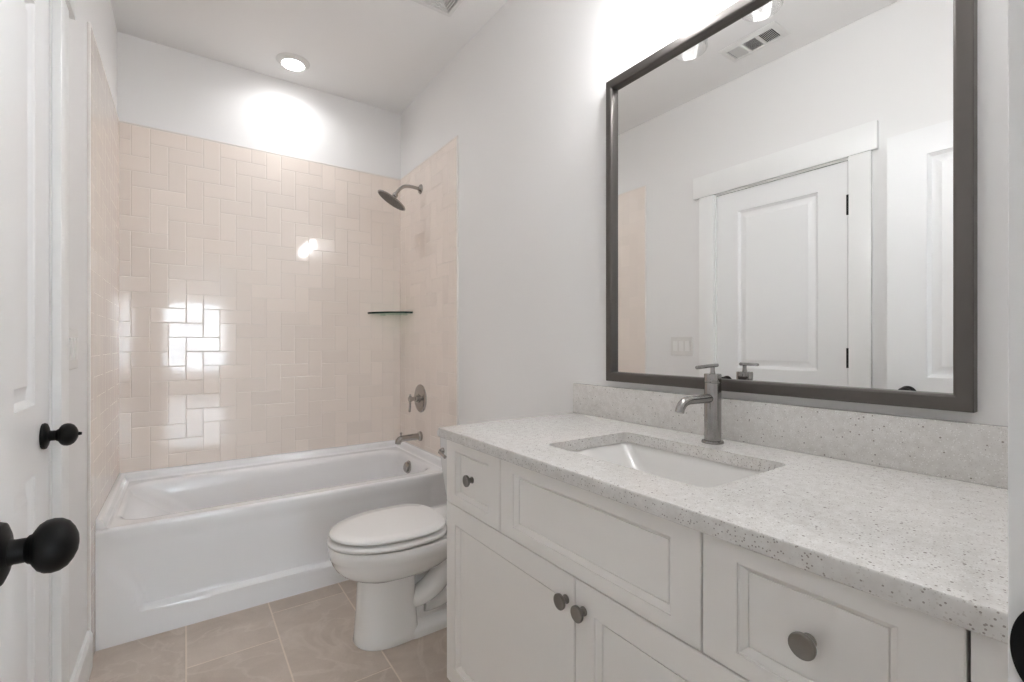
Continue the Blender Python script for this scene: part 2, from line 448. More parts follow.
door_1 = door_leaf('door_1', XL-.004, .035, .9705, 1.6755, .012, 2.0725, .135, PAN, M_DOOR)
door_1['label'] = 'closed white two panel door with black knob in the side wall'
k = door_knob(door_1, XL-.004, 1.606, .923, privacy=True); k['label'] = 'round matte black knob'
for z in (.25, 1.03, 1.80):
    bm = new(); lathe(bm, (XL+.003, .9668, z), (0, 0, 1), [(0, .007), (.1, .007)], 16)
    box(bm, XL-.003, XL+.001, .964, .9735, z+.002, z+.098)
    h = obj('hinge', bm, M_BLACK, door_1, (XL, .9668, z)); h['label'] = 'black hinge'
door_2 = door_leaf('door_2', -.163, .035, .066, .772, .012, 2.083, .138, [(.22, .845), (1.008, 1.968)], M_DOOR)
door_2['label'] = 'open white entry door with black knob standing against the side wall'
k = door_knob(door_2, -.163, .697, .934); k['label'] = 'round matte black knob'
bm = new(); box(bm, -.192, -.169, .7719, .7732, .889, .979, .0005, 1); lathe(bm, (-.180, .772, .934), (0, 1, 0), [(0, .008), (.009, .007), (.010, .003)], 12)
obj('latch', bm, M_BLACK, door_2)

# ---- casings
def casing(name, pieces, label):
    bm = new()
    for p in pieces: box(bm, *p, .0015)
    o = struct(name, bm, M_TRIM, smooth=30); o['label'] = label; return o
t = .018
casing('trim_1', [(XL, XL+t, 1.686, 1.785, 0, 2.086), (XL, XL+t, .866, .959, 0, 2.086), (XL, XL+.026, .840, 1.825, 2.086, 2.222),
                  ], 'white flat casing with wide header around the side door')
bm = new()   # jamb lining and stop of that door
box(bm, XL-.11, XL, 1.6785, 1.682, 0, 2.082); box(bm, XL-.11, XL, .963, .967, 0, 2.082); box(bm, XL-.11, XL, .963, 1.682, 2.0775, 2.082)
box(bm, XL-.06, XL-.0395, 1.660, 1.6785, 0, 2.0775); box(bm, XL-.06, XL-.0395, .967, .986, 0, 2.0775); box(bm, XL-.06, XL-.0395, .986, 1.660, 2.058, 2.0775)
struct('trim_2', bm, M_TRIM, smooth=30)
jamb = casing('trim_3', [(EX1, EX1+.02, YF-WT-.001, YF+.0005, 0, EZ+.02), (EX1+.004, EX1+.09, YF, YF+t, 0, EZ+.004),
                  (EX0-.02, EX0, YF-WT-.001, YF+.0005, 0, EZ+.02), (EX0, EX1, YF-WT-.001, YF+.0005, EZ, EZ+.02), (XL+.001, EX0-.004, YF, YF+t, 0, EZ+.004), (XL+.001, EX1+.11, YF, YF+.026, EZ+.004, EZ+.14),
                  (EX1-.012, EX1, YF-.075, YF-.038, 0, EZ), (EX0, EX0+.012, YF-.075, YF-.038, 0, EZ)],
              'white entry door jamb beside the vanity')
bm = new()   # black strike plate with rounded lip on the latch side of the jamb
ring = []
for d in (0, .0016):
    r = []
    for kx in range(33):
        a = -PI/2 + PI*kx/32
        r.append(Vector((EX1-d, YF-.006 + .022*math.cos(a) if abs(math.cos(a)) > 1e-6 else YF-.006, .926 + .036*math.sin(a))))
    r += [Vector((EX1-d, YF-.034, .926+.036)), Vector((EX1-d, YF-.034, .926-.036))]
    ring.append(r)
bridge(bm, ring, cap0=True, cap1=True); fixn(bm)
sp = obj('strike_plate', bm, M_BLACK, jamb); sp['label'] = 'black strike plate'

# ---- adjoining room seen only in reflections and as the source of the daylight
HX0, HX1, HY0, HY1 = -2.5, 2.5, -9.3, YF-WT
WZ0, WZ1 = .50, 2.20
struct('floor_hall', box(new(), HX0, HX1, HY0, -.062, -.06, -.001), M_HALLFLOOR)
struct('ceiling_hall', box(new(), HX0-.1, HX1+.1, HY0-.1, HY1, ZC, ZC+.1), M_CEIL)
bm = new()
box(bm, HX0, -.33, HY0-.1, HY0, -.05, ZC); box(bm, .80, HX1, HY0-.1, HY0, -.05, ZC)
box(bm, -.33, .80, HY0-.1, HY0, -.05, WZ0); box(bm, -.33, .80, HY0-.1, HY0, WZ1, ZC)
struct('wall_hall_far', bm, M_WALL)
struct('wall_hall_left', box(new(), HX0-.1, HX0, HY0-.1, HY1, -.05, ZC), M_WALL)
bm = new()
box(bm, HX1, HX1+.1, HY0-.1, -7.9, -.05, ZC); box(bm, HX1, HX1+.1, -5.5, HY1, -.05, ZC); box(bm, HX1, HX1+.1, -7.9, -5.5, -.05, .55); box(bm, HX1, HX1+.1, -7.9, -5.5, 2.25, ZC)
struct('wall_hall_right', bm, M_WALL)
bm = new(); box(bm, HX0-.1, XL-WT, HY1, HY1+.1, -.05, ZC); box(bm, XR+WT, HX1+.1, HY1, HY1+.1, -.05, ZC)
struct('wall_hall_near', bm, M_WALL)
def hall_window(name, axis, c0, c1, z0, z1, pos):
    bm = new(); w = .045
    def bx(a0, a1, b0, b1, d=.03):
        if axis == 'x': box(bm, a0, a1, pos-d, pos+d, b0, b1)
        else: box(bm, pos-d, pos+d, a0, a1, b0, b1)
    bx(c0, c0+w, z0, z1); bx(c1-w, c1, z0, z1); bx(c0+w, c1-w, z0, z0+w); bx(c0+w, c1-w, z1-w, z1)
    zm = (z0+z1)/2; bx(c0+w, c1-w, zm-.025, zm+.025)
    o = struct(name, bm, M_TRIM, smooth=30)
    bm = new()
    if axis == 'x': box(bm, c0+w, c1-w, pos-.003, pos+.003, z0+w, z1-w)
    else: box(bm, pos-.003, pos+.003, c0+w, c1-w, z0+w, z1-w)
    obj('pane', bm, M_PANE, o)
hall_window('window_1', 'x', -.33, .80, WZ0, WZ1, HY0-.05)
hall_window('added_side_window', 'y', -7.9, -5.5, .55, 2.25, HX1+.05)  # unseen side window, added to go with the side fill light

# ================================================================== BATHTUB
def build_tub():
    X0, X1, Y0, Y1, ZR = XL+TILE_T+.001, XR-TILE_T-.001, 2.322, YB-TILE_T-.001, .449
    root = thing('bathtub', ((X0+X1)/2, (Y0+Y1)/2, 0), 'glossy white alcove bathtub with a sculpted apron against blush tile', 'bathtub')
    bm = new(); K = 10
    # basin: rim, rolled inner edge, walls with a long lounge slope on the left, floor
    prof = [(.0, 0), (.012, -.001), (.022, -.006), (.030, -.016), (.035, -.030)]
    rings = [rrect(X0+.002, X1-.002, Y0+.010, Y1, .004, ZR, K)]
    ix0, ix1, iy0, iy1 = X0+.034, X1-.060, Y0+.056, Y1-.080
    for o, dz in prof: rings.append(rrect(ix0+o, ix1-o, iy0+o, iy1-o, .12-o*.6, ZR+dz, K))
    zb = .13
    for i in range(1, 9):
        s = i/8; z = ZR-.030 - (ZR-.030-zb)*s
        q = s**1.0
        rings.append(rrect(ix0+.035+.36*q, ix1-.035-.040*q, iy0+.035+.035*q, iy1-.035-.035*q, .10-.02*q, z, K))
    for o, dz in ((.02, -.014), (.05, -.022), (.10, -.025)):
        rings.append(rrect(ix0+.395+o, ix1-.075-o, iy0+.07+o, iy1-.07-o, .08, zb+dz, K))
    bridge(bm, rings, cap1=True)
    # front apron: plinth, sculpted recess fading out towards the rim, rounded top edge
    NX, NZ = 150, 60
    def rec(x, z):
        zl = .108 - .018*smooth(X0, X1, x)
        bot = smooth(zl-.004, zl+.010, z)
        top = 1 - smooth(zl+.0, .40, z)
        xl = -.135 - .075*smooth(zl, .36, z)
        soft = .012 + .05*smooth(zl, .36, z)
        left = smooth(xl-soft, xl+soft*.5, x)
        right = 1-smooth(X1-.14, X1-.10, x)
        return .030*bot*(.25+.75*top)*left*right*(1-smooth(.36, .42, z))
    rows = []
    zz = [0, .004] + [.004 + (.437-.004)*i/NZ for i in range(1, NZ+1)]
    for z in zz: rows.append([Vector((X0 + (X1-X0)*i/NX, Y0 + rec(X0+(X1-X0)*i/NX, z), z)) for i in range(NX+1)])
    for a in (30, 60, 90):
        a = math.radians(a)
        rows.append([Vector((X0 + (X1-X0)*i/NX, Y0 + .012*(1-math.cos(a)), .437+.012*math.sin(a))) for i in range(NX+1)])
    bridge(bm, rows, close=False)
    # hidden ends and underside close the shell
    for x in (X0, X1):
        bm.faces.new([bm.verts.new(p) for p in ((x, Y0+.03, 0), (x, Y1, 0), (x, Y1, ZR-.001), (x, Y0+.03, ZR-.001))])
    # raised tiling lip along both ends and the back
    def lip(path_in, path_out):
        pass
    LW, LH = .026, .040
    prof = [(LW+.016, 0), (LW+.006, .004), (LW, .014), (LW-.003, LH-.010), (LW-.010, LH-.002), (LW-.018, LH), (0, LH)]
    rings = []
    for o, dz in prof:
        rings.append([Vector((X0+o, Y0+.006, ZR+dz)), Vector((X0+o, Y1-o, ZR+dz)), Vector((X1-o, Y1-o, ZR+dz)), Vector((X1-o, Y0+.006, ZR+dz))])
    bridge(bm, rings, close=False)
    for side in (0, 3):
        f = [r[side] for r in rings]; bx_ = X0 if side == 0 else X1
        bm.faces.new([bm.verts.new(p) for p in f + [Vector((bx_, Y0+.006, ZR))]])
    fixn(bm)
    obj('tub_shell', bm, M_TUB, root, smooth=35)
    # overflow cover on the sloping end, drain in the floor
    xw = ix1-.035-.006
    bm = new(); lathe(bm, (xw+.004, 2.715, .395), (-1, 0, .16), [(0, .037), (.006, .039), (.011, .037), (.012, .030), (.022, .029), (.026, .024), (.027, .001)], 36)
    o = obj('overflow_cover', bm, M_FIXT, root); o['label'] = 'brushed metal overflow cover'
    bm = new(); lathe(bm, (ix1-.25, 2.715, zb-.025), (0, 0, 1), [(0, .034), (.004, .033), (.006, .024), (.010, .020), (.012, .001)], 32)
    o = obj('drain', bm, M_FIXT, root); o['label'] = 'brushed metal drain stopper'
build_tub()

# ================================================================== SHOWER FITTINGS
YS, XW = 2.757, XR-TILE_T
def build_fittings():
    # shower head
    z = 2.130
    root = thing('showerhead', (XW, YS, z), 'round brushed metal rain shower head on a bent arm, high on the tile wall', 'shower head')
    bm = new(); lathe(bm, (XW, YS, z), (-1, 0, 0), [(0, .030), (.003, .030), (.008, .026), (.014, .015), (.018, .0125)], 36); obj('flange', bm, M_FIXT, root)
    arm = [(XW-.004, YS, z)] + bez((XW-.05, YS, z+.004), (XW-.11, YS, z+.008), (XW-.135, YS, z-.010), (XW-.166, YS, z-.062), 12)
    bm = new(); tube(bm, arm, .0105, 20); obj('arm', bm, M_FIXT, root)
    n = Vector((-.49, .19, -.85)).normalized(); end = Vector((XW-.166, YS, z-.062))
    bm = new()
    lathe(bm, end - n*.008, n, [(0, .012), (.006, .016), (.020, .017), (.026, .014), (.030, .015), (.036, .022), (.043, .034), (.047, .060), (.050, .094), (.054, .0965), (.058, .095), (.0585, .09)], 56)
    obj('spray_head', bm, M_FIXT, root)
    bm = new(); c = end + n*.0505; lathe(bm, c, n, [(-.002, .090), (.001, .089), (.0012, .001)], 56)
    _, u, v = basis(n)
    for ring, num in ((.02, 8), (.04, 16), (.06, 24), (.08, 32)):
        for q in range(num):
            a = 2*PI*q/num
            lathe(bm, c + (u*math.cos(a)+v*math.sin(a))*ring, n, [(.0005, .0026), (.0035, .0016)], 8)
    o = obj('nozzle_face', bm, M_DARKFACE, root); o['label'] = 'dark nozzle face'
    # valve
    z = .806
    root = thing('shower_valve', (XW, YS, z), 'round brushed metal shower valve plate with a lever handle above the tub spout', 'shower valve')
    bm = new(); lathe(bm, (XW, YS, z), (-1, 0, 0), [(0, .088), (.003, .0885), (.007, .086), (.011, .078), (.013, .06), (.015, .03), (.016, .027), (.022, .0265), (.023, .02)], 56); obj('escutcheon', bm, M_FIXT, root)
    bm = new()
    lathe(bm, (XW-.020, YS, z), (-1, 0, 0), [(0, .019), (.022, .018), (.024, .013), (.040, .012), (.042, .0165), (.060, .0165), (.063, .012), (.064, .001)], 32)
    tube(bm, [(XW-.072, YS, z+.030), (XW-.072, YS, z+.026), (XW-.073, YS, z-.040), (XW-.076, YS, z-.078), (XW-.076, YS, z-.081)], [.004, .0065, .0065, .0075, .005], 16)
    obj('lever_handle', bm, M_FIXT, root)
    # spout
    z = .567
    root = thing('tub_spout', (XW, YS, z), 'brushed metal tub spout with a pull-up diverter over the tub end', 'tub spout')
    bm = new()
    lathe(bm, (XW, YS, z), (-1, 0, 0), [(0, .030), (.004, .0305), (.012, .029), (.016, .022), (.020, .0205)], 36)
    tube(bm, [(XW-.015, YS, z), (XW-.06, YS, z), (XW-.105, YS, z-.001)] + bez((XW-.120, YS, z-.002), (XW-.14, YS, z-.003), (XW-.150, YS, z-.010), (XW-.152, YS, z-.032), 8), [.0205, .020, .0195] + [.0195]*7 + [.018, .017], 28)
    obj('spout_body', bm, M_FIXT, root)
    bm = new(); lathe(bm, (XW-.132, YS, z+.014), (0, 0, 1), [(0, .004), (.012, .004), (.014, .0075), (.021, .0075), (.023, .004)], 20); obj('diverter_knob', bm, M_FIXT, root)
build_fittings()

# ---- glass corner shelf
def build_shelf():
    zc, R, T = 1.351, .225, .012
    x1, y1 = XW-.0005, YB-TILE_T-.0005
    root = thing('corner_shelf', (x1, y1, zc), 'curved clear glass corner shelf with a dark green edge in the tiled corner', 'shelf')
    def outline(r, z):
        n = 24; pts = [Vector((x1, y1, z))]
        for i in range(n+1):
            a = PI + PI/2*i/n
            # flattened bow front
            rr = r*(1-.10*math.sin(2*(a-PI)))
            pts.append(Vector((x1+rr*math.cos(a), y1+rr*math.sin(a), z)))
        return pts
    bm = new(); bridge(bm, [outline(R-.0012, zc), outline(R-.0012, zc+T)], cap0=True, cap1=True); fixn(bm); obj('glass_plate', bm, M_SHELFGLASS, root, smooth=30)
    bm = new()
    rings = [outline(R-.001, zc)[1:], outline(R, zc+.001)[1:], outline(R, zc+T-.001)[1:], outline(R-.001, zc+T)[1:]]
    bridge(bm, rings, close=False); fixn(bm); o = obj('polished_edge', bm, M_SHELFEDGE, root); o['label'] = 'dark green polished edge'
    obj('bracket', box(new(), x1-.14, x1-.11, y1-.020, y1+.0004, zc-.008, zc-.0002, .002), M_SHELFGLASS, root)
    obj('bracket', box(new(), x1-.020, x1+.0004, y1-.14, y1-.11, zc-.008, zc-.0002, .002), M_SHELFGLASS, root)
build_shelf()

# ================================================================== TOILET
def build_toilet():
    yc = 1.812
    root = thing('toilet', (.85, yc, 0), 'white two piece elongated toilet between vanity and bathtub', 'toilet')
    N = 64
    def egg(xf, xb, w, z, pf=2.0, pb=2.6, xm=None, dy=0):
        xm = xm if xm is not None else xf + (xb-xf)*.56
        pts = []
        for k in range(N):
            a = 2*PI*k/N; c, s = math.cos(a), math.sin(a)
            p = pf if c < 0 else pb
            cc = math.copysign(abs(c)**(2/p), c); ss = math.copysign(abs(s)**(2/p), s)
            L = (xm-xf) if c < 0 else (xb-xm)
            pts.append(Vector((xm+L*cc, yc+dy+w*ss, z)))
        return pts
    ZR = .389
    bm = new()
    rings = [egg(.536, .768, .102, 0, 2.15, 5), egg(.532, .768, .106, .006, 2.15, 5), egg(.536, .765, .104, .03, 2.15, 5), egg(.542, .760, .101, .10, 2.15, 5), egg(.546, .756, .099, .18, 2.15, 5), egg(.548, .755, .098, .250, 2.15, 5),
             egg(.535, .79, .110, .256, 2.1, 3), egg(.510, .85, .133, .266, 2.1, 2.8), egg(.486, .89, .151, .280, 2.05, 2.8), egg(.467, .92, .165, .299, 2, 2.8), egg(.454, .94, .175, .322, 2, 2.8), egg(.447, .95, .179, .343, 2, 2.8), egg(.443, .95, .1815, .347, 2, 2.8),
             egg(.441, .95, .183, .366, 2, 2.8), egg(.441, .95, .183, ZR-.006, 2, 2.8), egg(.446, .945, .178, ZR, 2, 2.8), egg(.52, .88, .11, ZR, 2, 2.8)]
    bridge(bm, rings, cap0=True, cap1=True)
    # deck under the tank
    def rr(x0, x1, w, z, r=.04): return rrect(x0, x1, yc-w, yc+w, r, z, 6)
    bridge(bm, [rr(.86, 1.16, .085, .20), rr(.85, 1.19, .105, .28), rr(.84, 1.205, .14, .34), rr(.83, 1.21, .165, .375), rr(.83, 1.21, .168, .398), rr(.835, 1.205, .163, ZR)], cap0=True, cap1=True)
    # foot plate and narrow rear pedestal
    bridge(bm, [rr(.70, 1.13, .104, 0, .05), rr(.70, 1.13, .106, .022, .05), rr(.70, 1.125, .098, .036, .05), rr(.72, 1.11, .058, .050, .04), rr(.74, 1.10, .045, .12, .04), rr(.74, 1.12, .045, .24, .04)], cap0=True, cap1=True)
    # exposed trapway loops on each side
    for s in (-1, 1):
        y = yc + s*.050
        path = bez((1.06, y-s*.02, .335), (.97, y+s*.012, .33), (.90, y+s*.030, .255), (.84, y+s*.030, .195), 14) + bez((.832, y+s*.030, .188), (.80, y+s*.026, .16), (.76, y+s*.015, .14), (.72, y, .135), 6)
        tube(bm, path, [.036, .038, .040, .042, .044] + [.046]*10 + [.046, .045, .044, .042, .040, .036, .030], 28)
        path = bez((.80, y-s*.004, .10), (.90, y+s*.008, .085), (1.00, y+s*.008, .16), (1.05, y, .30), 14)
        tube(bm, path, .034, 22)
    fixn(bm)
    obj('bowl', bm, M_CERAMIC, root, smooth=45)
    # bolt caps
    for s in (-1, 1):
        bm = new(); lathe(bm, (.985, yc+s*.085, .034), (0, 0, 1), [(0, .014), (.010, .0135), (.018, .009), (.021, .001)], 20)
        obj('bolt_cap', bm, M_SEAT, root)
    # seat and lid
    bm = new()
    def plate(z0, z1, xf, xb, w, r, dome=0):
        rs = [egg(xf+r, xb-r*.3, w-r, z0, 2.0, 3.2), egg(xf+.001, xb, w-.001, z0+r*.6, 2.0, 3.2), egg(xf, xb, w, (z0+z1)/2, 2.0, 3.2), egg(xf+.001, xb, w-.001, z1-r*.7, 2.0, 3.2), egg(xf+r, xb-r*.3, w-r, z1, 2.0, 3.2)]
        if dome: rs += [egg(xf+.05, xb-.03, w-.05, z1+dome*.7, 2.0, 3.2), egg(xf+.11, xb-.08, w-.11, z1+dome, 2.0, 3.2)]
        bridge(bm, rs, cap0=True, cap1=True)
    plate(ZR+.007, ZR+.025, .436, .885, .184, .006); fixn(bm); obj('seat', bm, M_SEAT, root, smooth=50)
    bm = new(); plate(ZR+.035, ZR+.050, .443, .880, .179, .006, .004); fixn(bm); obj('lid', bm, M_SEAT, root, smooth=50)
    for s in (-1, 1):
        bm = new(); lathe(bm, (.893, yc+s*.075-.022, ZR+.024), (0, 1, 0), [(0, .010), (.002, .012), (.042, .012), (.044, .010)], 20); box(bm, .883, .912, yc+s*.075-.020, yc+s*.075+.020, ZR, ZR+.016, .003)
        obj('hinge', bm, M_SEAT, root)
    # tank
    x0, x1 = 1.012, 1.216
    def tk(g, z, r=.022): return rrect(x0+g, x1-.002, yc-.262+g*1.0, yc+.262-g*1.0, r, z, 8)
    bm = new(); bridge(bm, [tk(.040, ZR+.001), tk(.030, ZR+.010), tk(.022, ZR+.05), tk(.006, .60), tk(.004, .700), tk(.006, .702)], cap0=True, cap1=True); fixn(bm); obj('tank', bm, M_CERAMIC, root)
    bm = new(); bridge(bm, [rrect(x0-.006+g, x1+.003-g*.5, yc-.270+g, yc+.270-g, .022, z, 8) for g, z in ((.004, .703), (0, .707), (0, .726), (.003, .733), (.010, .737), (.02, .738))], cap0=True, cap1=True); fixn(bm); obj('tank_lid', bm, M_CERAMIC, root)
    bm = new()
    yl, zl = yc+.212, .640
    lathe(bm, (x0+.006, yl, zl), (-1, 0, 0), [(0, .015), (.006, .015), (.010, .011), (.018, .010)], 24)
    tube(bm, [(x0-.012, yl, zl), (x0-.018, yl-.01, zl-.002), (x0-.020, yl-.04, zl-.008), (x0-.020, yl-.07, zl-.014)], [.007, .008, .007, .008], 16)
    o = obj('flush_lever', bm, M_FIXT, root); o['label'] = 'metal flush lever'
build_toilet()

# ================================================================== VANITY
VF = .676             # plane of the door faces
VY0, VY1 = .129, 1.322
def front_panel(bm, y0, y1, z0, z1, stile, rail):
    x = VF; T = .020
    P = lambda y, z, d: Vector((x+d, y, z))
    e = .0015
    rings = [[P(y0, z0, T), P(y1, z0, T), P(y1, z1, T), P(y0, z1, T)], [P(y0, z0, e), P(y1, z0, e), P(y1, z1, e), P(y0, z1, e)],
             [P(y0+e, z0+e, 0), P(y1-e, z0+e, 0), P(y1-e, z1-e, 0), P(y0+e, z1-e, 0)]]
    for i, d in ((0, 0), (.0008, .0030), (.0028, .0034), (.0108, .0112), (.0112, .0140), (.0130, .0140), (.0134, .0122)):
        rings.append([P(y0+stile+i, z0+rail+i, d), P(y1-stile-i, z0+rail+i, d), P(y1-stile-i, z1-rail-i, d), P(y0+stile+i, z1-rail-i, d)])
    bridge(bm, rings, cap0=True, cap1=True); fixn(bm)
    return bm
def cabinet_knob(parent, y, z, src=None):
    if src: return copy_child(src, parent, (VF, y, z))
    bm = new(); lathe(bm, (VF, y, z), (-1, 0, 0), [(0, .0095), (.002, .0095), (.0035, .0075), (.009, .0072), (.0115, .0085), (.014, .0135), (.0165, .0162), (.020, .0168), (.0222, .0164), (.0226, .0148), (.0216, .0132), (.0216, .001)], 40)
    o = obj('knob', bm, M_PEWTER, parent, (VF, y, z)); o['label'] = 'round pewter knob'; return o
def build_vanity():
    root = thing('bathroom_vanity', (.95, .725, 0), 'pale grey vanity cabinet with recessed panel doors, drawers and pewter knobs', 'vanity')
    xb = XR-.001; x0 = VF+.0205
    bm = new()
    box(bm, x0, xb, VY1-.018, VY1, .0, .858); box(bm, x0, xb, VY0+.004, VY0+.018, .0, .858)
    box(bm, x0+.07, x0+.085, VY0+.018, VY1-.018, 0, .10); box(bm, x0, xb-.02, VY0+.018, VY1-.018, .10, .118)
    box(bm, x0, x0+.018, VY0+.018, VY1-.018, .640, .680); box(bm, x0, x0+.018, VY0+.018, VY1-.018, .835, .858); box(bm, x0, x0+.018, VY0+.018, VY0+.04, .118, .858)
    box(bm, x0, x0+.018, .995, 1.04, .68, .835); box(bm, x0, x0+.018, .415, .46, .68, .835); box(bm, x0, x0+.018, .71, .755, .118, .64)
    box(bm, xb-.02, xb, VY0+.018, VY1-.018, .118, .70)
    obj('carcass', bm, M_CAB, root, smooth=30)
    g = .0015; ZM = .659
    dl = obj('drawer', front_panel(new(), 1.0185+g, VY1-.001, ZM+g, .856, .056, .030), M_CAB, root, smooth=25)
    k0 = cabinet_knob(dl, 1.162, .762)
    obj('false_front', front_panel(new(), .4385+g, 1.0185-g, ZM+g, .856, .056, .030), M_CAB, root, smooth=25)
    dr = obj('drawer', front_panel(new(), VY0+.003, .4385-g, ZM+g, .856, .056, .030), M_CAB, root, smooth=25)
    cabinet_knob(dr, .2825, .761, k0)
    d1 = obj('door', front_panel(new(), .7335+g, VY1-.001, .105, ZM-g, .056, .056), M_CAB, root, smooth=25); cabinet_knob(d1, .760, .602, k0)
    d2 = obj('door', front_panel(new(), VY0+.003, .7335-g, .105, ZM-g, .056, .056), M_CAB, root, smooth=25); cabinet_knob(d2, .706, .601, k0)
    bm = new(); box(bm, VF+.001, VF+.021, YF+.001, VY0-.0005, 0, .858, .001)
    obj('filler_strip', bm, M_CAB, root, smooth=30)
build_vanity()

CT0, CT1 = .860, .890
SX0, SX1, SY0, SY1 = .772, 1.080, .490, .948      # sink cutout
def build_counter():
    bm = new()
    x0, x1, y0, y1 = .654, XR-.0005, YF+.0005, 1.334
    outer = [bm.verts.new(p) for p in ((x0, y0, CT1), (x1, y0, CT1), (x1, y1, CT1), (x0, y1, CT1))]
    inner = [bm.verts.new(p) for p in rrect(SX0, SX1, SY0, SY1, .022, CT1, 6)]
    # two C shaped halves around the cutout keep the top flat and clean
    n = len(inner); k = 7
    # corner groups of rrect: (x1,y1), (x0,y1), (x0,y0), (x1,y0)
    o_at = {0: outer[2], 1: outer[3], 2: outer[0], 3: outer[1]}
    for c in range(4):
        for i in range(k-1):
            bm.faces.new([o_at[c], inner[c*k+i+1], inner[c*k+i]])
        nx = (c+1) % 4
        bm.faces.new([o_at[c], o_at[nx], inner[nx*k], inner[c*k+k-1]])
    fixn(bm)
    r = bmesh.ops.extrude_face_region(bm, geom=bm.faces[:])
    vs = [v for v in r['geom'] if isinstance(v, bmesh.types.BMVert)]
    bmesh.ops.translate(bm, verts=vs, vec=(0, 0, CT0-CT1)); fixn(bm)
    es = [e for e in bm.edges if all(abs(v.co.x-x0) < 1e-5 for v in e.verts) or all(abs(v.co.y-y1) < 1e-5 for v in e.verts)]
    es = [e for e in es if abs(e.verts[0].co.z-e.verts[1].co.z) < 1e-6]
    bmesh.ops.bevel(bm, geom=es, offset=.0035, segments=3, profile=.5, affect='EDGES')
    o = obj('countertop', bm, M_QUARTZ, None, ((x0+x1)/2, (y0+y1)/2, CT0), smooth=35)
    tag(o, 'pale speckled quartz countertop with a sink cutout, resting on the vanity', 'countertop')
    bm = new(); box(bm, XR-.0205, XR-.0005, y0, 1.332, CT1+.0002, 1.001, .0015)
    o = obj('backsplash', bm, M_QUARTZ, None, (XR-.01, .69, CT1), smooth=35)
    tag(o, 'low speckled quartz backsplash strip under the mirror', 'backsplash')
build_counter()

def build_sink():
    root = thing('sink', ((SX0+SX1)/2, (SY0+SY1)/2, .70), 'white rectangular undermount sink set into the speckled counter', 'sink')
    a = .004; bm = new()
    rings = [rrect(SX0-.03, SX1+.03, SY0-.03, SY1+.03, .03, CT0-.0125, 8), rrect(SX0-.03, SX1+.03, SY0-.03, SY1+.03, .03, CT0-.0008, 8),
             rrect(SX0-a, SX1+a, SY0-a, SY1+a, .026, CT0-.0008, 8), rrect(SX0-a+.003, SX1+a-.003, SY0-a+.003, SY1+a-.003, .026, CT0-.005, 8)]
    for q in range(1, 9):
        s = q/8; z = CT0-.005-.110*s
        i = .003 + .030*s + .03*s**6
        rings.append(rrect(SX0-a+i, SX1+a-i, SY0-a+i+.075*s, SY1+a-i-.075*s, .026+.02*s, z, 8))
    rings.append(rrect(SX0+.09, SX1-.09, SY0+.14, SY1-.14, .04, CT0-.125, 8))
    out = [rrect(SX0+.05, SX1-.05, SY0+.09, SY1-.09, .05, CT0-.136, 8), rrect(SX0-.012, SX1+.012, SY0-.012, SY1+.012, .04, CT0-.10, 8), rrect(SX0-.016, SX1+.016, SY0-.016, SY1+.016, .03, CT0-.0125, 8)]
    bridge(bm, rings, cap1=True); bridge(bm, out, cap0=True)
    bmesh.ops.remove_doubles(bm, verts=bm.verts, dist=1e-6); fixn(bm)
    obj('basin', bm, M_SINK, root, smooth=50)
    bm = new(); lathe(bm, ((SX0+SX1)/2, (SY0+SY1)/2, CT0-.1252), (0, 0, 1), [(0, .031), (.003, .030), (.004, .022), (.008, .020), (.010, .001)], 32)
    obj('drain', bm, M_CHROME, root)
build_sink()

def build_faucet():
    x, y, z = 1.149, .713, CT1+.0002
    root = thing('faucet', (x, y, z), 'single handle brushed chrome faucet with a curved spout behind the sink', 'faucet')
    bm = new(); lathe(bm, (x, y, z), (0, 0, 1), [(0, .0275), (.003, .0278), (.006, .0265), (.0075, .0225)], 40); obj('base_ring', bm, M_CHROME, root)
    bm = new(); lathe(bm, (x, y, z+.006), (0, 0, 1), [(0, .0212), (.150, .0212), (.1525, .0208), (.153, .0196)], 40); obj('body', bm, M_CHROME, root)
    bm = new(); lathe(bm, (x, y, z+.1588), (0, 0, 1), [(0, .0196), (.0006, .0210), (.002, .0215), (.021, .0215), (.0235, .0205), (.0242, .012)], 40)
    lathe(bm, (x, y, z+.182), (0, 0, 1), [(0, .0075), (.004, .0060), (.010, .0055), (.018, .0055)], 20)
    tube(bm, [(x+.022, y, z+.2045), (x+.0215, y, z+.2045), (x-.02, y, z+.203), (x-.071, y, z+.2005), (x-.0735, y, z+.2004)], [.0025, .0046, .0046, .0046, .003], 18)
    obj('lever_handle', bm, M_CHROME, root)
    p = [(x-.012, y, z+.118), (x-.04, y, z+.1185), (x-.085, y, z+.119)] + bez((x-.098, y, z+.119), (x-.122, y, z+.1185), (x-.136, y, z+.113), (x-.143, y, z+.091), 10)
    bm = new(); tube(bm, p, [.0125, .0118] + [.0112]*12, 24)
    obj('spout', bm, M_CHROME, root)
build_faucet()

